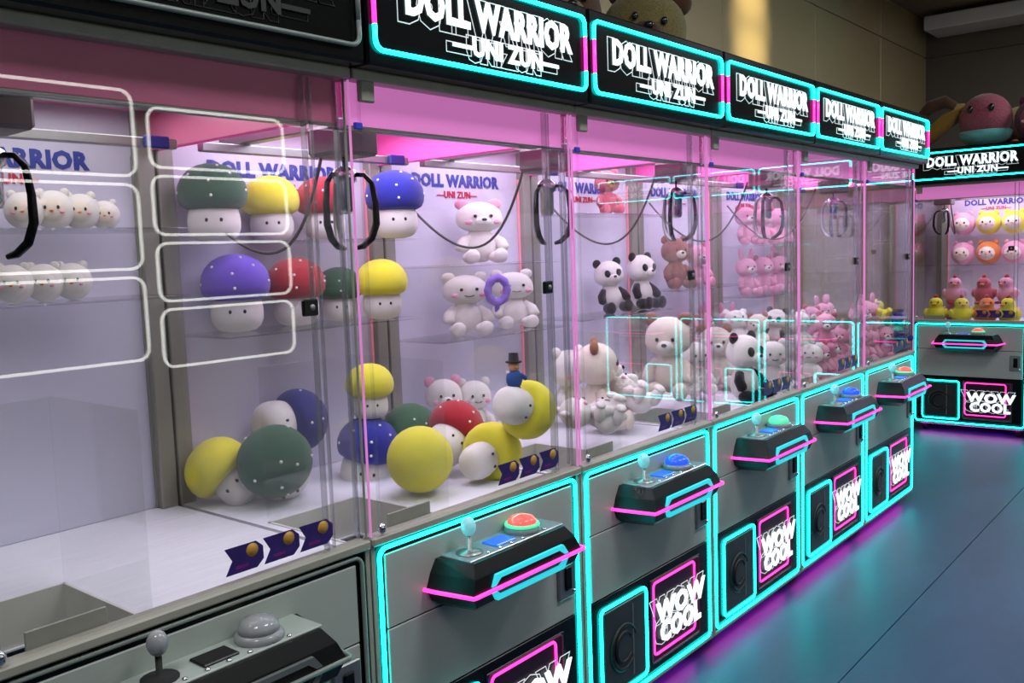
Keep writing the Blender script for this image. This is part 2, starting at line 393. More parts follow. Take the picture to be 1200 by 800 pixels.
def claw(root, hx=0.17, hy=0.30):
    MB().box(0.035, 0.785, 0.17, 0.195, 1.800, 1.825, 0.003).build('gantry_rail', STEEL, root)
    MB().box(0.035, 0.785, 0.70, 0.725, 1.800, 1.825, 0.003).build('gantry_rail', STEEL, root)
    MB().box(0.690, 0.755, 0.685, 0.700, 1.798, 1.828, 0.003).build('rail_connector', mat('navy_plastic', s2l(30, 36, 110), 0.4), root)
    MB().box(hx-0.02, hx+0.02, 0.12, 0.80, 1.826, 1.850, 0.003).build('gantry_beam', STEEL, root)
    car = MB().box(hx-0.065, hx+0.065, hy-0.06, hy+0.06, 1.755, 1.826, 0.008).build('carriage', mat('carriage_grey', s2l(110, 98, 100), 0.5, 0.1), root)
    MB().tube([(hx, hy, 1.757), (hx, hy, 1.73)], 0.004, 6).build('claw_cord', RUBBER, car)
    h = MB().lathe([(0.0, 1.615), (0.018, 1.618), (0.022, 1.63), (0.022, 1.69), (0.030, 1.695), (0.030, 1.72), (0.012, 1.732), (0.0, 1.733)], 14)
    h.v = [(x+hx, y+hy, z) for x, y, z in h.v]; hub = h.build('claw_hub', CHROME, root)
    for k in range(3):
        a = math.radians(-50+120*k); d = Vector((math.cos(a), math.sin(a), 0)); c = Vector((hx, hy, 0))
        pts = [c+d*r+Vector((0, 0, z)) for r, z in ((0.022, 1.712), (0.048, 1.710), (0.066, 1.69), (0.073, 1.64), (0.073, 1.59), (0.060, 1.555), (0.038, 1.536), (0.020, 1.531))]
        MB().tube(pts, [0.006, 0.006, 0.007, 0.008, 0.009, 0.009, 0.008, 0.005], 8).build('claw_prong', BLACK if k != 1 else STEEL, hub)
    # slack control cable sagging from the rear corner to the carriage
    p0, p1 = Vector((0.05, 0.84, 1.72)), Vector((hx+0.02, hy+0.10, 1.79))
    pts = []
    for i in range(21):
        t = i/20; p = p0.lerp(p1, t); p.z -= 0.26*4*t*(1-t)*(0.75+0.25*t); p.x += 0.05*math.sin(math.pi*t); pts.append(p)
    MB().tube(pts, 0.0045, 6).build('slack_cable', mat('grey_cable', s2l(80, 76, 72), 0.5), root)

def pennants(root):
    for k in range(3):
        x = 0.452+0.089*k
        p = [(x, 0.898), (x+0.072, 0.898), (x+0.088, 0.912), (x+0.088, 0.938), (x+0.072, 0.952), (x, 0.952), (x+0.016, 0.925)]
        s = MB().prism_y(p, 0.0803, 0.0815).build('sticker', STK_P, root)
        MB().lathe([(0.0, 0.0), (0.014, 0.0), (0.014, 0.0006), (0.0, 0.0006)], 14, Matrix.Translation((x+0.062, 0.0803, 0.936)) @ Matrix.Rotation(math.pi/2, 4, 'X')).build('ball_print', STK_G, s)
        MB().box(x+0.022, x+0.052, 0.0798, 0.0803, 0.906, 0.912).build('stripe_print', STK_M, s)

def shelf(root, z, x0=0.05, x1=0.77, y0=0.66, y1=0.90):
    s = MB().box(x0, x1, y0, y1, z-0.006, z, 0.001)
    return s.build('acrylic_shelf', GLASS, root)

def claw_machine(origin, rz, label, lit=True, btn=None, left_pane=False, power=9.0, shelves=(), side='right', group=None):
    root = empty('claw_machine', origin, rz); tag(root, label, 'claw machine', group)
    # shell
    b = MB()
    b.box(0.004, 0.024, 0.092, 0.94, 0.066, 0.815); b.box(0.796, 0.816, 0.092, 0.94, 0.066, 0.815)
    b.box(0.024, 0.796, 0.92, 0.94, 0.066, 0.815); b.box(0.024, 0.796, 0.10, 0.92, 0.066, 0.086); b.box(0.024, 0.796, 0.092, 0.104, 0.066, 0.815)
    b.build('cabinet_shell', GREY, root)
    MB().box(0.010, 0.810, 0.086, 0.092, 0.068, 0.858).build('front_backing', BLACK, root)
    f = MB(); 
    for x0, x1, z0, z1 in ((0.003, 0.014, 0.062, 0.872), (0.806, 0.817, 0.062, 0.872), (0.014, 0.806, 0.062, 0.072)): f.box(x0, x1, 0.080, 0.092, z0, z1)
    f.build('front_frame', GREY, root)
    MB().box(0.003, 0.817, 0.070, 0.112, 0.855, 0.876, 0.004).build('sill', GREY, root)
    tube = MB().tube(rrect(0.0265, 0.7935, 0.082, 0.843, 0.022, 0.080), 0.0052, 8, True)
    tube.build('neon_tube', CYAN if lit else OFFCYAN, root)
    MB().box(0.043, 0.777, 0.080, 0.086, 0.650, 0.827, 0.002).build('front_panel', PANEL, root)
    MB().box(0.043, 0.777, 0.080, 0.086, 0.442, 0.647, 0.002).build('front_panel', PANEL, root)
    MB().box(0.043, 0.777, 0.080, 0.086, 0.098, 0.438, 0.002).build('lower_panel', BLACK, root)
    # prize flap
    d = MB().box(0.094, 0.334, 0.074, 0.080, 0.122, 0.392, 0.003).build('prize_flap', DOORM, root)
    MB().tube(rrect(0.082, 0.346, 0.110, 0.404, 0.020, 0.076), 0.0050, 8, True).build('flap_neon', CYAN if lit else OFFNEON, d)
    for rr in (0.072, 0.048):
        pts = [(0.205+rr*math.cos(math.radians(a)), 0.0735, 0.250+rr*math.sin(math.radians(a))) for a in range(20, 330, 15)]
        MB().tube(pts, [0.003+0.006*math.sin(math.pi*i/len(pts)) for i in range(len(pts))], 6).build('swirl_print', DOORP, d)
    MB().box(0.255, 0.262, 0.0725, 0.0745, 0.14, 0.375).build('flap_line', STEEL, d)
    # sign
    sg = MB().box(0.372, 0.712, 0.076, 0.080, 0.118, 0.412, 0.002).build('sign_panel', SIGNP, root)
    MB().tube(rrect(0.388, 0.668, 0.152, 0.398, 0.016, 0.0745), 0.0045, 8, True).build('sign_neon', PINK if lit else OFFNEON, sg)
    MB().tube(rrect(0.380, 0.700, 0.128, 0.406, 0.010, 0.0758), 0.0032, 6, True).build('sign_border', DIMPINK, sg)
    lm, lo = (LETTER, LETTERO) if lit else (LETTEROFF, LETTEROFF)
    link('lettering', text_mesh('WOW', 0.094, lm, 0.0048, 0.002, 0, 1.16), sg, (0.568, 0.0700, 0.285))
    link('lettering', text_mesh('COOL', 0.094, lm, 0.0048, 0.002, 0, 1.00), sg, (0.562, 0.0700, 0.213))
    link('letter_outline', text_mesh('WOW', 0.094, lo, 0.014, 0, 0.0016, 1.16), sg, (0.546, 0.0725, 0.293))
    link('letter_outline', text_mesh('COOL', 0.094, lo, 0.014, 0, 0.0016, 1.00), sg, (0.534, 0.0725, 0.219))
    # coin slot
    cs = MB().box(0.690, 0.768, 0.070, 0.080, 0.505, 0.620, 0.003).build('coin_plate', STEEL, root)
    MB().box(0.715, 0.745, 0.064, 0.070, 0.530, 0.600, 0.003).build('coin_slot', BLACK, cs)
    MB().ell((0.757, 0.068, 0.520), 0.006, 8, 6).build('coin_lock', CHROME, cs)
    console(root, lit, btn or BTN_B)
    # play field with chute
    p = MB(); cx0, cx1, cy0, cy1 = 0.030, 0.330, 0.150, 0.505
    p.box(0.008, cx0, 0.112, 0.92, 0.815, 0.835); p.box(cx1, 0.812, 0.112, 0.92, 0.815, 0.835)
    p.box(cx0, cx1, 0.112, cy0, 0.815, 0.835); p.box(cx0, cx1, cy1, 0.92, 0.815, 0.835)
    p.build('play_floor', WHITEF, root)
    ch = MB(); zb = 0.735
    ch.box(cx0, cx0+0.006, cy0, cy1, zb, 0.838); ch.box(cx1-0.006, cx1, cy0, cy1, zb, 0.838)
    ch.box(cx0, cx1, cy0, cy0+0.006, zb, 0.838); ch.box(cx0, cx1, cy1-0.006, cy1, zb, 0.838)
    cho = ch.build('chute', mat('pale_chute', s2l(205, 204, 194), 0.5), root)
    cr = MB(); q = 0.012
    cr.box(cx0, cx1, cy0, cy0+q, zb-0.004, zb); cr.box(cx0, cx1, cy1-q, cy1, zb-0.004, zb); cr.box(cx0, cx0+q, cy0+q, cy1-q, zb-0.004, zb); cr.box(cx1-q, cx1, cy0+q, cy1-q, zb-0.004, zb)
    cr.build('chute_rim', WHITEF, cho)
    MB().box(cx0, cx1, cy0, cy1, 0.60, 0.61).build('chute_flap', mat('dark_chute', s2l(92, 92, 86), 0.5), cho)
    g = MB().box(cx1, cx1+0.005, cy0, cy1+0.005, 0.836, 1.24, 0.001).build('chute_guard', GLASS, root)
    MB().box(cx0, cx1, cy1, cy1+0.005, 0.836, 1.24, 0.001).build('chute_guard', GLASS, root)
    MB().box(cx0+0.06, cx0+0.20, 0.114, 0.120, 0.836, 0.905, 0.001).build('chute_plate', GREY, root)
    # posts, back, canopy
    for x in (0.004, 0.768):
        MB().box(x, x+0.048, 0.872, 0.935, 0.816, 1.93, 0.003).build('rear_post', POST, root)
    MB().box(0.046, 0.774, 0.905, 0.925, 0.836, 1.93, 0.001).build('back_panel', BACKW, root)
    for x in (0.053, 0.767):
        MB().box(x-0.004, x+0.004, 0.894, 0.902, 0.84, 1.80).build('corner_strip', CORNER if lit else POST, root)
    link('back_lettering', text_mesh('DOLL WARRIOR', 0.061, BLUEP, 0.0028, 0.001), root, (0.41, 0.903, 1.778))
    link('back_lettering', text_mesh('\u2014UNI ZUN\u2014', 0.034, REDP, 0.0012, 0.001), root, (0.41, 0.903, 1.728))
    va = VAL_ON if lit else VAL_OFF
    MB().box(0.016, 0.804, 0.100, 0.106, 1.797, 1.925, 0.001).build('valance', va, root)
    for x in (0.010, 0.806):
        MB().box(x, x+0.004, 0.106, 0.90, 1.815, 1.925, 0.001).build('side_valance', CEIL_ON if lit else VAL_OFF, root)
    MB().box(0.016, 0.804, 0.108, 0.90, 1.918, 1.925, 0.001).build('canopy', CEIL_ON if lit else VAL_OFF, root)
    MB().box(0.016, 0.804, 0.098, 0.108, 1.791, 1.797, 0.001).build('valance_edge', STEEL, root)
    MB().box(0.003, 0.817, 0.060, 0.125, 1.890, 1.912, 0.003).build('header_beam', GREY, root)
    MB().box(0.003, 0.817, 0.32, 0.94, 1.927, 1.950, 0.004).build('roof', GREY, root)
    for x in (0.003, 0.809):
        MB().box(x, x+0.008, 0.086, 0.110, 0.876, 1.890, 0.001).build('front_post', ACRYL, root)
        MB().box(x+0.002, x+0.006, 0.080, 0.086, 0.876, 1.890, 0.001).build('led_strip', PINKS if lit else POST, root)
    # glazing
    gd = MB().box(0.040, 0.705, 0.082, 0.088, 0.879, 1.886, 0.001).build('front_glass', GLASS, root)
    MB().box(0.734, 0.796, 0.090, 0.096, 0.879, 1.886, 0.001).build('fixed_glass', GLASS, root)
    MB().box(0.704, 0.7095, 0.081, 0.097, 0.879, 1.886, 0.001).build('glass_edge', EDGE, root)
    for ex, ey in ((0.727, 0.0895), (0.797, 0.0895), (0.8105, 0.112)):
        MB().box(ex, ex+0.006, ey, ey+0.008, 0.879, 1.886, 0.001).build('glass_edge', EDGE, root)
    MB().box(0.034, 0.0395, 0.081, 0.090, 0.879, 1.886, 0.001).build('glass_edge', ACRYL, root)
    MB().box(0.811, 0.816, 0.115, 0.868, 0.840, 1.925, 0.001).build('side_glass', GLASS, root)
    if left_pane: MB().box(0.004, 0.009, 0.115, 0.868, 0.840, 1.925, 0.001).build('side_glass', GLASS, root)
    lk = MB().box(0.668, 0.708, 0.072, 0.082, 1.390, 1.425, 0.003).build('door_lock', MATTEBLACK, root)
    MB().ell((0.690, 0.071, 1.408), (0.007, 0.004, 0.007), 10, 6).build('lock_barrel', STEEL, lk)
    MB().box(0.028, 0.070, 0.066, 0.081, 1.845, 1.892, 0.003).build('hinge', GREY, root)
    hg = MB().ell((0.034, 0.074, 0.892), (0.011, 0.008, 0.013), 12, 8).build('hinge', CHROME, root)
    MB().box(0.012, 0.034, 0.070, 0.079, 1.785, 1.800, 0.002).build('blue_connector', mat('blue_plastic', s2l(40, 60, 190), 0.4), root)
    pennants(root); claw(root); marquee(root, lit)
    for z in shelves: shelf(root, z)
    # under-glow and casters
    if lit: MB().box(0.05, 0.77, 0.130, 0.145, 0.052, 0.064).build('underglow_strip', MAGENTA, root)
    for x in (0.08, 0.74):
        for y in (0.16, 0.86):
            c = MB().tube([(x-0.014, y, 0.028), (x+0.014, y, 0.028)], 0.028, 14); c.box(x-0.02, x+0.02, y-0.012, y+0.012, 0.030, 0.066)
            c.build('caster', RUBBER, root)
    area_light('interior_light', (0.41, 0.50, 1.905), (0, 0, 0), (0.66, 0.62), power, (0.83, 0.79, 1.0) if lit else (0.95, 0.96, 1.0), root)
    return root

def row_x(n): return n*WM
M1 = claw_machine((row_x(-1), 0, 0), 0, 'claw machine with unlit grey neon trim and an empty white play floor', lit=False, btn=BTN_OFF, left_pane=True, power=3.8, shelves=(1.60, 1.43))
M2 = claw_machine((row_x(0), 0, 0), 0, 'lit neon claw machine full of mushroom plush toys, beside the unlit one', btn=BTN_R, shelves=(1.565, 1.310))
M3 = claw_machine((row_x(1), 0, 0), 0, 'neon claw machine with three white bears on its shelves and a blue dome button', btn=BTN_B, shelves=(1.470, 1.215))
M4 = claw_machine((row_x(2), 0, 0), 0, 'neon claw machine with two pandas on its shelf', btn=BTN_G, shelves=(1.655, 1.225))
M5 = claw_machine((row_x(3), 0, 0), 0, 'neon claw machine with a brown and a pink bear on its shelf', btn=BTN_B, shelves=(1.30,))
M6 = claw_machine((row_x(4), 0, 0), 0, 'last neon claw machine of the long row, filled with a pink plush pile', btn=BTN_R, shelves=(1.50, 1.22))
M7 = claw_machine((6.107, 0.689, 0), -math.pi/2, 'neon claw machine across the end of the aisle with rows of round-faced plush', btn=BTN_R, left_pane=True, shelves=(1.515, 1.275))
# the end row goes on beside the end machine (seen in the glass of the long row)
for k, wh in enumerate(('first neon claw machine beside the round-faced plush machine', 'second neon claw machine along the end row from the corner', 'third neon claw machine along the end row from the corner', 'last neon claw machine of the end row')):
    c = copy_tree(M4); c.location = (6.107, 0.689-0.82*(k+1), 0); c.rotation_euler = (0, 0, -math.pi/2); c['label'] = wh
lc = empty('prize_locker', (2.05, -2.80, 0), math.pi)
tag(lc, 'tall prize locker with white lit door frames in the facing row', 'locker')
MB().box(0, 2.76, 0.02, 0.62, 0, 2.42, 0.01).build('locker_body', BLACK, lc)
for i in range(3):
    pit, n0, top = (0.345, 4, 2.33) if i == 0 else (0.465, 3, 2.40)
    for j in range(n0):
        z1 = top-pit*j
        dr = MB().box(0.03+0.91*i, 0.91+0.91*i, 0.0, 0.02, z1-pit+0.01, z1-0.01, 0.004).build('locker_door', MATTEBLACK, lc)
        MB().tube(rrect(0.055+0.91*i, 0.885+0.91*i, z1-pit+0.022, z1-0.022, 0.06, -0.006), 0.008, 6, True).build('door_light', WHITEN, dr)

# ------------------------------------------------------------------ plush toys
def fur(name, col, var=0.10): return mat('plush_'+name, s2l(*col), 0.92, 0, var, 90, 0.35, sheen=0.25, spec=0.2)
F_GREEN = fur('green', (52, 92, 62)); F_YELLOW = fur('yellow', (228, 220, 60)); F_RED = fur('red', (168, 38, 52))
F_PURPLE = fur('purple', (112, 84, 200)); F_BLUE = fur('blue', (42, 46, 150)); F_NAVY = fur('navy', (44, 48, 118))
F_WHITE = fur('white', (228, 224, 218)); F_CREAM = fur('cream', (226, 214, 200)); F_PINK = fur('pink', (226, 158, 184))
F_BLACK = fur('black', (24, 23, 26)); F_BROWN = fur('brown', (150, 96, 78)); F_ORANGE = fur('orange', (225, 130, 60))
F_OLIVE = fur('olive', (104, 94, 56), 0.35); F_DKBROWN = fur('dark_brown', (70, 46, 32)); F_ROSE = fur('rose', (190, 90, 105))
F_TEAL = fur('teal', (90, 190, 190)); F_MUSTARD = fur('mustard', (180, 140, 50)); F_LAV = fur('lavender', (150, 120, 215))
EYE = mat('glossy_bead', (0.01, 0.01, 0.012), 0.15, 0, 0)
SPOT = mat('white_dot', s2l(235, 235, 230), 0.7, 0, 0.03)

MUSH = {}
def mushroom_meshes():
    if MUSH: return MUSH
    cap = MB().lathe([(0.0, -0.44), (0.45, -0.47), (0.72, -0.47), (0.89, -0.38), (0.97, -0.22), (1.0, 0.0), (0.95, 0.26), (0.84, 0.47), (0.66, 0.66), (0.42, 0.79), (0.20, 0.845), (0.0, 0.86)], 28)
    body = MB().lathe([(0.0, -1.42), (0.30, -1.41), (0.52, -1.36), (0.66, -1.24), (0.74, -1.05), (0.75, -0.82), (0.72, -0.60), (0.66, -0.42), (0.30, -0.36), (0.0, -0.36)], 24)
    MUSH['cap'] = cap; MUSH['body'] = body
    return MUSH
_mm = {}
def msh(key, mb, m):
    k = (key, m.name)
    if k not in _mm: _mm[k] = mb.mesh(key, m)
    return _mm[k]
def mushroom(cap, color, label, s=0.097, body=None, face=None, group='mushroom plush toys', bs=1.0):
    g = mushroom_meshes()
    up = Vector((0, 0, 1)) if body is None else (Vector(cap)-Vector(body)).normalized()
    f = Vector(face) if face is not None else Vector((-0.55, -0.83, 0))
    f = (f-up*f.dot(up)).normalized(); r = f.cross(up)*-1
    R = Matrix((r, f*-1, up)).transposed()     # local -y looks along f
    if R.determinant() < 0: R = Matrix((r*-1, f*-1, up)).transposed()
    o = empty('mushroom_plush', cap); o.rotation_mode = 'QUATERNION'; o.rotation_quaternion = R.to_quaternion(); o.scale = (s, s, s)
    tag(o, label, 'plush toy', group)
    c = link('cap', msh('cap', g['cap'], color), o); bo = link('body', msh('body', g['body'], F_WHITE), o); bo.scale = (bs, bs, 1)
    if color is not F_YELLOW:
     for a, h in ((-95, 0.30), (-50, 0.52), (-140, 0.50), (-20, 0.05), (-165, 0.0), (40, 0.40), (120, 0.40), (-92, -0.12), (-70, 0.76)):
        rr = math.sqrt(max(0, 1-(h/0.88)**2))
        p = Vector((rr*math.cos(math.radians(a)), rr*math.sin(math.radians(a)), h))
        e = link('dot', msh('dot', MB().ell((0, 0, 0), (0.045, 0.045, 0.045), 10, 6), SPOT), c, p*0.985)
    for x in (-0.2, 0.2):
        link('eye', msh('eye', MB().ell((0, 0, 0), (0.05, 0.04, 0.06), 10, 6), EYE), o, (x, -0.71*bs, -0.80))
    return o

def remeshed(mb, vox, m, name):
    o = mb.build('tmp', m); md = o.modifiers.new('r', 'REMESH'); md.mode = 'VOXEL'; md.voxel_size = vox; md.use_smooth_shade = True
    sm = o.modifiers.new('s', 'SMOOTH'); sm.factor = 0.5; sm.iterations = 4
    bpy.context.view_layer.update(); dg = bpy.context.evaluated_depsgraph_get()
    me = bpy.data.meshes.new_from_object(o.evaluated_get(dg)); me.name = name
    me.materials.clear(); me.materials.append(m)
    for p in me.polygons: p.use_smooth = True
    bpy.data.objects.remove(o); return me

# unit bear: total height about 1, sits on z = 0, looks along -y
def bear_proto(name, furm, earm, limbm, muzm, eyem, patch=False, long_ears=False, snout=True, cheeks=None):
    d = {}
    t = MB(); t.ell((0, 0, 0.27), (0.22, 0.19, 0.26)); t.ell((0, 0, 0.45), (0.15, 0.13, 0.12))
    d['body'] = remeshed(t, 0.03, furm, 'body')
    for sx, nm in ((-1, 'l'), (1, 'r')):
        d['arm'+nm] = MB().tube([(sx*0.14, -0.03, 0.42), (sx*0.23, -0.09, 0.33), (sx*0.25, -0.16, 0.24), (sx*0.24, -0.19, 0.21)], [0.065, 0.075, 0.075, 0.04], 10).mesh('arm', limbm)
        l = MB().ell((sx*0.16, -0.20, 0.10), (0.095, 0.17, 0.095)); l.ell((sx*0.17, -0.34, 0.12), (0.09, 0.06, 0.11)); d['leg'+nm] = l.mesh('leg', limbm)
        if long_ears: d['ear'+nm] = MB().tube([(sx*0.12, 0, 0.90), (sx*0.15, 0.0, 1.04), (sx*0.17, -0.02, 1.16), (sx*0.17, -0.03, 1.20)], [0.06, 0.075, 0.055, 0.02], 10).mesh('ear', earm)
        else: d['ear'+nm] = MB().ell((sx*0.20, 0.02, 0.925), (0.085, 0.05, 0.085)).mesh('ear', earm)
        d['eye'+nm] = MB().ell((sx*0.095, -0.232, 0.735), (0.022, 0.016, 0.026), 10, 6).mesh('eye', eyem)
        if patch: d['patch'+nm] = MB().ell((sx*0.105, -0.205, 0.735), (0.062, 0.035, 0.075), 12, 8, Matrix.Rotation(sx*0.5, 3, 'Y')).mesh('eye_patch', F_BLACK)
        if cheeks: d['cheek'+nm] = MB().ell((sx*0.165, -0.190, 0.64), (0.05, 0.03, 0.035), 10, 6).mesh('cheek', cheeks)
    d['head'] = remeshed((lambda h: (h.ell((0, 0, 0.72), (0.285, 0.24, 0.245)), h.ell((0, -0.02, 0.66), (0.29, 0.22, 0.17)), h)[-1])(MB()), 0.03, furm, 'head')
    if snout:
        d['muzzle'] = MB().ell((0, -0.225, 0.65), (0.10, 0.07, 0.075), 12, 8).mesh('muzzle', muzm)
        d['nose'] = MB().ell((0, -0.292, 0.68), (0.034, 0.02, 0.024), 10, 6).mesh('nose', EYE)
    else:
        d['mouth'] = MB().tube([(-0.06, -0.238, 0.64), (-0.02, -0.250, 0.625), (0.02, -0.250, 0.625), (0.06, -0.238, 0.64)], 0.008, 6).mesh('mouth', EYE)
    return d
NAMES = {'arml': 'arm', 'armr': 'arm', 'legl': 'leg', 'legr': 'leg', 'earl': 'ear', 'earr': 'ear', 'eyel': 'eye', 'eyer': 'eye', 'patchl': 'eye_patch', 'patchr': 'eye_patch', 'cheekl': 'cheek', 'cheekr': 'cheek'}
B_WHITE = bear_proto('white', F_WHITE, F_WHITE, F_WHITE, F_WHITE, EYE, snout=False, cheeks=F_PINK)
B_RABBIT = bear_proto('rabbit', F_WHITE, F_PINK, F_WHITE, F_WHITE, EYE, long_ears=False, cheeks=F_PINK)
B_PANDA = bear_proto('panda', F_WHITE, F_BLACK, F_BLACK, F_WHITE, EYE, patch=True)
B_CREAM = bear_proto('cream', F_CREAM, F_BROWN, F_CREAM, F_WHITE, EYE)
B_BROWN = bear_proto('brown', F_BROWN, F_BROWN, F_BROWN, F_CREAM, EYE)
B_PINK = bear_proto('pink', F_PINK, F_PINK, F_PINK, F_CREAM, EYE, long_ears=True)
B_PINKB = bear_proto('pinkbear', F_PINK, F_ROSE, F_PINK, F_WHITE, EYE)
B_ROSE = bear_proto('rose', F_ROSE, F_ROSE, F_ROSE, F_MUSTARD, EYE)
B_OLIVE = bear_proto('olive', F_OLIVE, F_DKBROWN, F_OLIVE, F_DKBROWN, EYE)
B_DK = bear_proto('dark', F_DKBROWN, F_DKBROWN, F_DKBROWN, F_OLIVE, EYE)
def bear(proto, loc, s, label, kind='bear_plush', yaw=-0.55, tip=(0, 0), group=None, wide=1.0):
    """tip = (pitch back, roll) in radians about the plush's own middle"""
    o = empty(kind, loc); o.scale = (s*wide, s, s)
    o.rotation_euler = (tip[0], tip[1], yaw)
    tag(o, label, 'plush toy', group)
    head = None
    for k, me in proto.items():
        if k in ('head',): head = link('head', me, o)
    for k, me in proto.items():
        if k == 'head': continue
        par = head if k[:3] in ('ear', 'eye', 'nos', 'muz', 'mou', 'pat', 'che') else o
        link(NAMES.get(k, k), me, par)
    return o

# ---- machine with the mushrooms (M2)
rowA = [((248, 212), 0.80, F_GREEN, 'green'), ((316, 216), 0.83, F_YELLOW, 'yellow'), ((378, 222), 0.78, F_RED, 'red'), ((462, 222), 0.70, F_BLUE, 'blue')]
for (p, y, f, nm) in rowA:
    c = at(*p, y=y); q = 0.085 if nm in ('red', 'yellow') else 0.095; c.z = 1.565+1.42*q
    mushroom(c, f, nm+'-capped mushroom plush standing on the upper clear shelf', q)
rowB = [((275, 316), 0.80, F_PURPLE, 'purple'), ((345, 312), 0.80, F_RED, 'red'), ((396, 312), 0.82, F_GREEN, 'green'), ((446, 310), 0.72, F_YELLOW, 'yellow')]
for (p, y, f, nm) in rowB:
    c = at(*p, y=y); q = {'purple': 0.097, 'red': 0.090, 'green': 0.075, 'yellow': 0.084}[nm]; c.z = 1.310+1.42*q
    mushroom(c, f, nm+'-capped mushroom plush standing on the lower clear shelf', q)
def mush_px(cap, yc, body, yb, f, label, s=0.097, bs=1.0): return mushroom(at(*cap, y=yc), f, label, s, at(*body, y=yb), bs=bs)
mush_px((254, 548), 0.80, (284, 574), 0.74, F_YELLOW, 'yellow mushroom plush tipped over behind the white-dotted green one', 0.093, 0.8)
mush_px((322, 540), 0.64, (338, 568), 0.74, F_GREEN, 'green mushroom plush with white dots leaning on the play floor', 0.104)
mush_px((350, 492), 0.80, (285, 505), 0.82, F_NAVY, 'navy blue mushroom plush lying on its side behind the dotted green one')
mush_px((432, 520), 0.66, (425, 562), 0.68, F_BLUE, 'blue mushroom plush on the play floor under a yellow one')
mush_px((433, 450), 0.66, (434, 492), 0.66, F_YELLOW, 'yellow mushroom plush stacked on top of a blue one', 0.075)
mush_px((480, 503), 0.62, (490, 545), 0.66, F_GREEN, 'plain green mushroom plush between a yellow one and the rear corner', 0.09)
mush_px((535, 500), 0.47, (517, 530), 0.46, F_RED, 'red mushroom plush lying among yellow ones on the play floor', 0.09)
mush_px((492, 538), 0.36, (502, 536), 0.52, F_YELLOW, 'yellow mushroom plush with a flat seam beside the chute', 0.094)
mush_px((577, 530), 0.32, (541, 552), 0.29, F_YELLOW, 'yellow mushroom plush tipped with its white foot towards the glass', 0.094, 0.75)
mush_px((618, 480), 0.20, (585, 470), 0.19, F_YELLOW, 'yellow mushroom plush lying on top of the others under a snowman', 0.088, 0.85)
# snowman charm
def charm(loc, s, label, ribbon=False):
    o = empty('snowman_charm', loc); o.scale = (s, s, s); o.rotation_euler = (0, 0, -0.6); tag(o, label, 'charm', 'small snowman charms')
    MB().ell((0, 0, 0.32), (0.26, 0.22, 0.32)).build('coat', mat('blue_coat', s2l(40, 80, 150), 0.8), o)
    MB().ell((0, 0, 0.72), (0.19, 0.18, 0.18)).build('face', mat('peach_face', s2l(225, 170, 140), 0.8), o)
    MB().ell((0, -0.19, 0.70), (0.05, 0.06, 0.04), 8, 6).build('nose', F_ORANGE, o)
    MB().lathe([(0.0, 0.84), (0.26, 0.84), (0.26, 0.88), (0.17, 0.89), (0.15, 1.14), (0.0, 1.15)], 14).build('hat', F_BLACK, o)
    MB().tube([(-0.22, 0, 0.55), (0, -0.16, 0.52), (0.22, 0, 0.55), (0, 0.16, 0.54)], 0.05, 8, True).build('scarf', F_WHITE, o)
    MB().tube([(0.2, -0.02, 0.45), (0.33, -0.06, 0.36), (0.38, -0.08, 0.30)], 0.07, 8).build('arm', mat('blue_coat', s2l(40, 80, 150), 0.8), o)
    for x in (-0.1, 0.1): MB().ell((x, -0.04, 0.04), (0.1, 0.13, 0.07), 10, 6).build('boot', F_BLACK, o)
    return o
charm(at(603, 456, y=0.19), 0.092, 'small snowman charm in a black hat on a yellow mushroom plush')

# ---- machine with three white bears (M3)
c = at(563, 300, y=0.79); bear(B_RABBIT, (c.x, c.y, 1.470), 0.235, 'white bear plush with pink ears on the upper shelf', 'bear_plush', wide=1.35)
c = at(547, 385, y=0.79); bear(B_WHITE, (c.x, c.y, 1.215), 0.225, 'white smiling bear plush on the lower shelf', wide=1.35)
c = at(598, 385, y=0.81); rb = bear(B_WHITE, (c.x+0.02, c.y, 1.215), 0.225, 'white bear plush behind a purple ring on the lower shelf', wide=1.35)
c = at(583, 340, y=0.68)
ring = empty('plush_ring', c); ring.rotation_euler = (0.1, 0, -0.55); tag(ring, 'purple plush ring in front of a white bear', 'plush toy')
MB().tube([(0.036*math.cos(a*math.pi/12), 0, 0.044*math.sin(a*math.pi/12)) for a in range(24)], [0.014+0.003*(a % 3 == 0) for a in range(24)], 8, True).build('loop', F_LAV, ring)
MB().tube([(0.0, 0.0, -0.04), (0.0, 0.005, -0.065), (0.0, 0.02, -0.08)], [0.012, 0.010, 0.004], 8).build('tail', F_LAV, ring)

rnd = random.Random(4)
def floor_bear(proto, px, py, y, s, label, z=0.836, yaw=-0.55, tip=(0, 0), kind='bear_plush', group=None):
    c = at(px, py, y=y); return bear(proto, (c.x, c.y, z), s, label, kind, yaw, tip, group)
# floor of M3
floor_bear(B_CREAM, 787, 470, 0.44, 0.34, 'large cream bear plush with brown ears leaning over the white pile', z=0.90, yaw=-1.25, tip=(0.15, 0.0))
floor_bear(B_CREAM, 700, 470, 0.43, 0.33, 'big cream bear plush turned to the side behind the white pile', z=0.85, yaw=0.6)
floor_bear(B_WHITE, 668, 480, 0.62, 0.30, 'big white bear plush at the rear of the white pile', yaw=-0.2)
floor_bear(B_WHITE, 726, 505, 0.22, 0.22, 'white plush lying face up by the front glass with its head to the side', z=0.93, yaw=0.9, tip=(-1.35, 0))
floor_bear(B_RABBIT, 757, 490, 0.25, 0.23, 'white plush with pink ears curled on its side by the front glass', z=0.93, yaw=-0.4, tip=(-1.2, 0.3))
floor_bear(B_WHITE, 712, 508, 0.20, 0.20, 'white plush tumbled on its back beside the chute', z=0.92, yaw=-0.9, tip=(-1.35, 0.2))
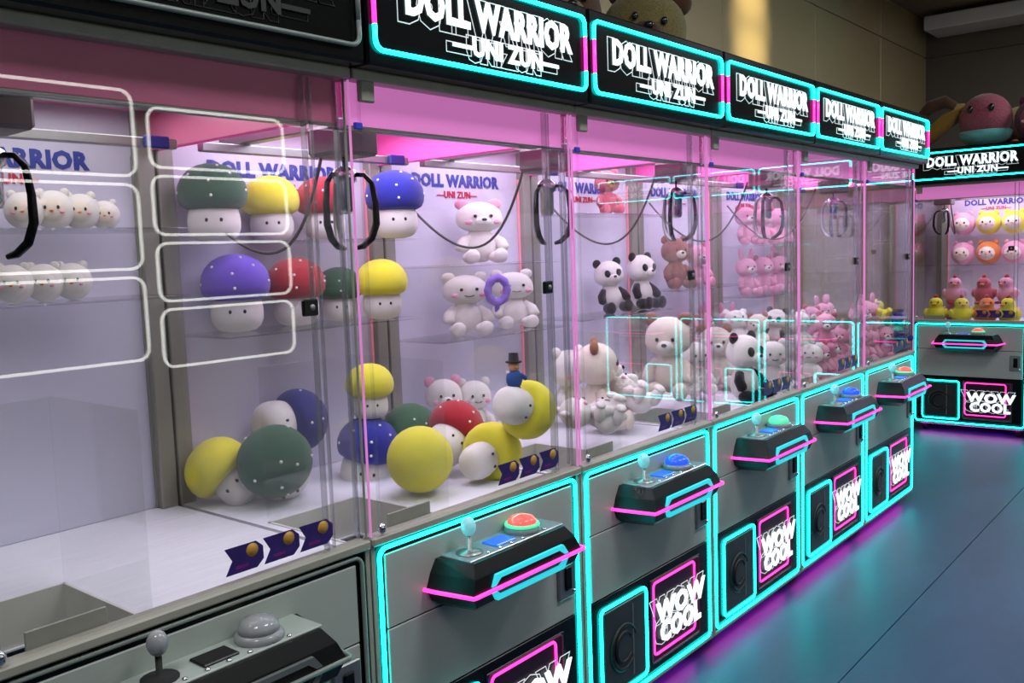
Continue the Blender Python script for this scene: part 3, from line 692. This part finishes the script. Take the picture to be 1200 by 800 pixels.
floor_bear(B_RABBIT, 520, 470, 0.80, 0.24, 'white bear plush with pink ears on the floor by the rear corner')
floor_bear(B_WHITE, 556, 470, 0.76, 0.22, 'white bear plush on the floor below the shelves')
# M4
c = at(718, 358, y=0.79); bear(B_PANDA, (c.x, c.y, 1.225), 0.24, 'panda plush slumped on the shelf, leaning left', 'panda_plush', tip=(0, -0.10))
c = at(752, 358, y=0.79); bear(B_PANDA, (c.x, c.y, 1.225), 0.26, 'panda plush sitting upright on the shelf', 'panda_plush', yaw=-0.2)
c = at(712, 255, y=0.79); bear(B_ROSE, (c.x, c.y, 1.655), 0.20, 'rose red bear plush on the top shelf above the pandas')
floor_bear(B_PANDA, 872, 440, 0.25, 0.30, 'panda plush on the floor near the front glass', kind='panda_plush', yaw=-0.2)
floor_bear(B_CREAM, 838, 440, 0.55, 0.30, 'cream bear plush with brown ears behind the floor panda', yaw=-0.9)
floor_bear(B_WHITE, 905, 440, 0.26, 0.24, 'white plush beside the floor panda', yaw=-0.9)
floor_bear(B_BROWN, 880, 418, 0.58, 0.24, 'brown bear plush on the floor behind the pandas')
# M5 / M6 back shelves
c = at(792, 335, y=0.79); bear(B_BROWN, (c.x, c.y, 1.30), 0.26, 'brown bear plush on a shelf beside a smaller pink one')
c = at(818, 335, y=0.79); bear(B_PINKB, (c.x, c.y, 1.30), 0.22, 'pink bear plush beside the brown one on a shelf')
for k in range(3):
    bear(B_PINK if k != 1 else B_PINKB, (3.28+0.17+0.22*k, 0.79, 1.22), 0.22, 'pink plush on the lower shelf of the last row machine', 'bear_plush', group='pink plush on shelves')
    bear(B_PINKB if k != 1 else B_PINK, (3.28+0.17+0.22*k, 0.79, 1.50), 0.22, 'pink plush on the upper shelf of the last row machine', 'bear_plush', group='pink plush on shelves')
WORD = {id(B_PINK): 'long-eared pink plush', id(B_PINKB): 'pink bear plush', id(B_WHITE): 'white bear plush', id(B_CREAM): 'cream bear plush', id(B_PANDA): 'panda plush'}
def pile(x0, x1, y0, y1, n, protos, s, label, group, base=0.836, layers=(1,)):
    for L in range(len(layers)):
        cols = layers[L]
        for i in range(cols[0]):
            for j in range(cols[1]):
                x = x0+(x1-x0)*(i+0.5)/cols[0]+rnd.uniform(-0.015, 0.015); y = y0+(y1-y0)*(j+0.5)/cols[1]+rnd.uniform(-0.015, 0.015)
                pr = rnd.choice(protos); bear(pr, (x, y, base+L*s*0.70), s*rnd.uniform(0.92, 1.06), WORD[id(pr)]+(' resting on top of ' if L else ' at the bottom of ')+label, 'bear_plush', rnd.uniform(-1.6, 0.4), (rnd.uniform(-0.15, 0.15), rnd.uniform(-0.15, 0.15)), group)
pile(2.46+0.36, 3.26, 0.14, 0.60, 0, [B_WHITE, B_CREAM, B_PINKB, B_WHITE, B_PANDA], 0.20, 'the pale pile under the brown bear', 'pale plush pile', layers=((3, 3), (2, 2)))
pile(3.28+0.34, 4.09, 0.14, 0.66, 0, [B_PINK, B_PINKB, B_PINK], 0.19, 'the pink pile in the last row machine', 'pink plush pile', layers=((3, 3), (3, 2)))
pile(2.46+0.10, 3.26, 0.64, 0.86, 0, [B_PINK, B_PINKB], 0.20, 'the pink heap behind the pale pile', 'pink plush pile at the back', layers=((4, 1), (3, 1)))
bear(bear_proto('yellow', F_YELLOW, F_YELLOW, F_YELLOW, F_CREAM, EYE), (4.00, 0.22, 1.05), 0.17, 'yellow bear plush lying on the pink pile', yaw=-0.8, tip=(-0.9, 0))
bear(bear_proto('navy', F_NAVY, F_NAVY, F_NAVY, F_CREAM, EYE), (4.04, 0.145, 0.93), 0.17, 'navy bear plush wedged by the front glass beside the pink pile', yaw=-0.4)
floor_bear(B_WHITE, 815, 470, 0.46, 0.24, 'white plush against the side glass next to the cream bear', z=0.86, yaw=-0.6)
floor_bear(B_WHITE, 868, 440, 0.56, 0.22, 'white plush on top of the floor pile with the pandas', z=0.98, yaw=-0.8, tip=(-0.4, 0))

# ---- machine across the aisle end (M7): local (x, y) -> world (6.107+y, 0.689-x)
def m7(x, y, z): return Vector((6.107+y, 0.689-x, z))
def round_plush(loc, r, furm, facem, label, yaw=-1.57, group=None, earm=None):
    o = empty('round_plush', loc); o.scale = (r, r, r); o.rotation_euler = (0, 0, yaw); tag(o, label, 'plush toy', group)
    h = MB().ell((0, 0, 1), (1.0, 0.92, 1.0), 24, 14).build('ball', furm, o)
    f = MB().ell((0, -0.42, 0.98), (0.74, 0.60, 0.70), 20, 12).build('face', facem, h)
    for x in (-0.3, 0.3):
        MB().ell((x, -0.98, 1.10), (0.07, 0.05, 0.10), 8, 6).build('eye', EYE, f)
        MB().ell((x*1.5, -0.90, 0.86), (0.12, 0.07, 0.08), 8, 6).build('cheek', F_PINK, f)
        MB().ell((x*1.9, 0.0, 1.86), (0.24, 0.18, 0.26), 10, 8).build('ear', earm or furm, h)
    MB().ell((0, -1.02, 0.93), (0.10, 0.08, 0.06), 8, 6).build('beak', F_ORANGE, f)
    return o
for k, (px, r) in enumerate(((26, 0.044), (60, 0.047), (92, 0.044), (120, 0.036))):
    c = at(px, 215, y=0.79); round_plush((c.x, c.y, 1.60), r, F_WHITE, F_CREAM, 'small pale round plush on the upper shelf of the unlit machine', -0.5, 'pale plush in the unlit machine')
for k, px in enumerate((12, 48, 82)):
    c = at(px, 290, y=0.79); round_plush((c.x, c.y, 1.43), 0.045, F_WHITE, F_WHITE, 'small pale round plush on the lower shelf of the unlit machine', -0.5, 'pale plush in the unlit machine')
for j, zz in enumerate((1.515, 1.275)):
    for i, (x, fm, nm) in enumerate(((0.198, F_PINK, 'pink'), (0.388, (F_YELLOW, F_ORANGE)[j], ('yellow', 'orange')[j]), (0.574, (F_YELLOW, F_PINK)[j], ('golden yellow', 'rosy pink')[j]))):
        round_plush(m7(x, 0.77, zz), 0.093, fm, F_CREAM, nm+' round-faced plush on the '+('upper', 'lower')[j]+' shelf'+(', beside the corner' if i == 0 else (', in the middle' if i == 1 else ', beside the middle one')), group='round-faced plush')
def chick(loc, s, furm, label, yaw, group):
    o = empty('chick_plush', loc); o.scale = (s, s, s); o.rotation_euler = (0, 0, yaw); tag(o, label, 'plush toy', group)
    t = MB(); t.ell((0, 0, 0.38), (0.40, 0.42, 0.38)); t.ell((0, -0.08, 0.82), (0.28, 0.27, 0.26))
    if furm.name not in CH: CH[furm.name] = remeshed(t, 0.05, furm, 'body')
    link('body', CH[furm.name], o)
    MB().tube([(0, -0.14, 1.06), (0, -0.05, 1.13), (0, 0.05, 1.05)], [0.05, 0.08, 0.05], 8).build('comb', F_RED, o)
    MB().ell((0, -0.36, 0.80), (0.08, 0.10, 0.05), 8, 6).build('beak', F_ORANGE, o)
    for x in (-1, 1):
        MB().ell((x*0.13, -0.31, 0.88), (0.03, 0.03, 0.04), 8, 6).build('eye', EYE, o)
        MB().ell((x*0.38, 0.0, 0.44), (0.09, 0.22, 0.18), 10, 8).build('wing', furm, o)
        MB().ell((x*0.16, -0.34, 0.06), (0.11, 0.16, 0.06), 10, 6).build('foot', F_RED, o)
    return o
CH = {}
spots = [(0.14, 0.22, F_YELLOW, 'yellow'), (0.33, 0.18, F_YELLOW, 'yellow'), (0.50, 0.22, F_ORANGE, 'orange'), (0.66, 0.20, F_YELLOW, 'yellow'), (0.22, 0.42, F_PINK, 'pink'), (0.42, 0.42, F_YELLOW, 'yellow'), (0.60, 0.44, F_PINK, 'pink')]
for i, (x, y, fm, nm) in enumerate(spots):
    chick(m7(x, y, 0.836), 0.19, fm, nm+' chick plush with red comb on the floor, '+('in the front row by the glass' if y < 0.3 else 'in the rear row'), -1.57+rnd.uniform(-0.6, 0.6), 'chick plush in the end machine')
for i, (x, y, fm, nm) in enumerate(((0.25, 0.31, F_PINK, 'pink'), (0.46, 0.32, F_ROSE, 'rose'), (0.62, 0.32, F_PINK, 'pink'))):
    chick(m7(x, y, 0.985), 0.19, fm, nm+' chick plush with red comb heaped on the others', -1.57+rnd.uniform(-0.6, 0.6), 'chick plush in the end machine')
F_SHADE_ROSE = fur('shaded_rose', (140, 70, 84), 0.3); F_SHADE_TEAL = fur('shaded_teal', (92, 165, 165)); F_SHADE_MUS = fur('shaded_mustard', (140, 108, 44)); F_SHADE_PLUM = fur('plum', (95, 38, 66))  # dim light above the end machine is put into these darkened plush colours
# stored on top of the end machine
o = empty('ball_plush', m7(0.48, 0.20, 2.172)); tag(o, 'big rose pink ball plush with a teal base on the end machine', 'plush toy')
MB().ell((0, 0, 0.20), (0.19, 0.18, 0.185), 24, 14).build('ball', F_SHADE_ROSE, o)
MB().lathe([(0.0, 0.0), (0.10, 0.0), (0.165, 0.05), (0.185, 0.10), (0.17, 0.11), (0.0, 0.10)], 24).build('base', F_SHADE_TEAL, o)
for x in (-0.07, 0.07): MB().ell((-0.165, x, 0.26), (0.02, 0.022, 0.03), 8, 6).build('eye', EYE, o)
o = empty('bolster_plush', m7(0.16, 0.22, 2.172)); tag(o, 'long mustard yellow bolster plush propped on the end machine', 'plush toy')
MB().tube([m7(0.02, 0.20, 2.23)-o.location, m7(0.05, 0.20, 2.255)-o.location, m7(0.20, 0.21, 2.38)-o.location, m7(0.29, 0.30, 2.47)-o.location, m7(0.32, 0.31, 2.495)-o.location], [0.03, 0.058, 0.062, 0.058, 0.03], 14).build('cushion', F_SHADE_MUS, o)
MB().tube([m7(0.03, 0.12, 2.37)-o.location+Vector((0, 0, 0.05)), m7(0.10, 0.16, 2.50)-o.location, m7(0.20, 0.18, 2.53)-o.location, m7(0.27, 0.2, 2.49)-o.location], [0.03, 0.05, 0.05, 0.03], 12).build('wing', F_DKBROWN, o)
o = round_plush(m7(0.83, 0.20, 2.173), 0.16, F_SHADE_PLUM, F_SHADE_ROSE, 'plum coloured round plush beside the rose ball on the end machine', -1.57)
o = round_plush(m7(0.64, 0.66, 2.0), 0.27, F_SHADE_MUS, F_DKBROWN, 'mustard round plush standing behind the plum one', -1.57)
o.location.z = 1.951
# stored on top of the row
bear(B_OLIVE, (1.87, 0.56, 1.951), 0.60, 'olive green bear plush lying on the row roof behind the signs', tip=(0, 0.2), yaw=-0.9)
bear(B_DK, (1.45, 0.58, 1.951), 0.60, 'dark brown bear plush on the row roof behind the signs', yaw=-0.6)
bear(B_OLIVE, (1.08, 0.62, 1.951), 0.40, 'small olive bear plush on the row roof beside the dark brown one', yaw=-0.3)
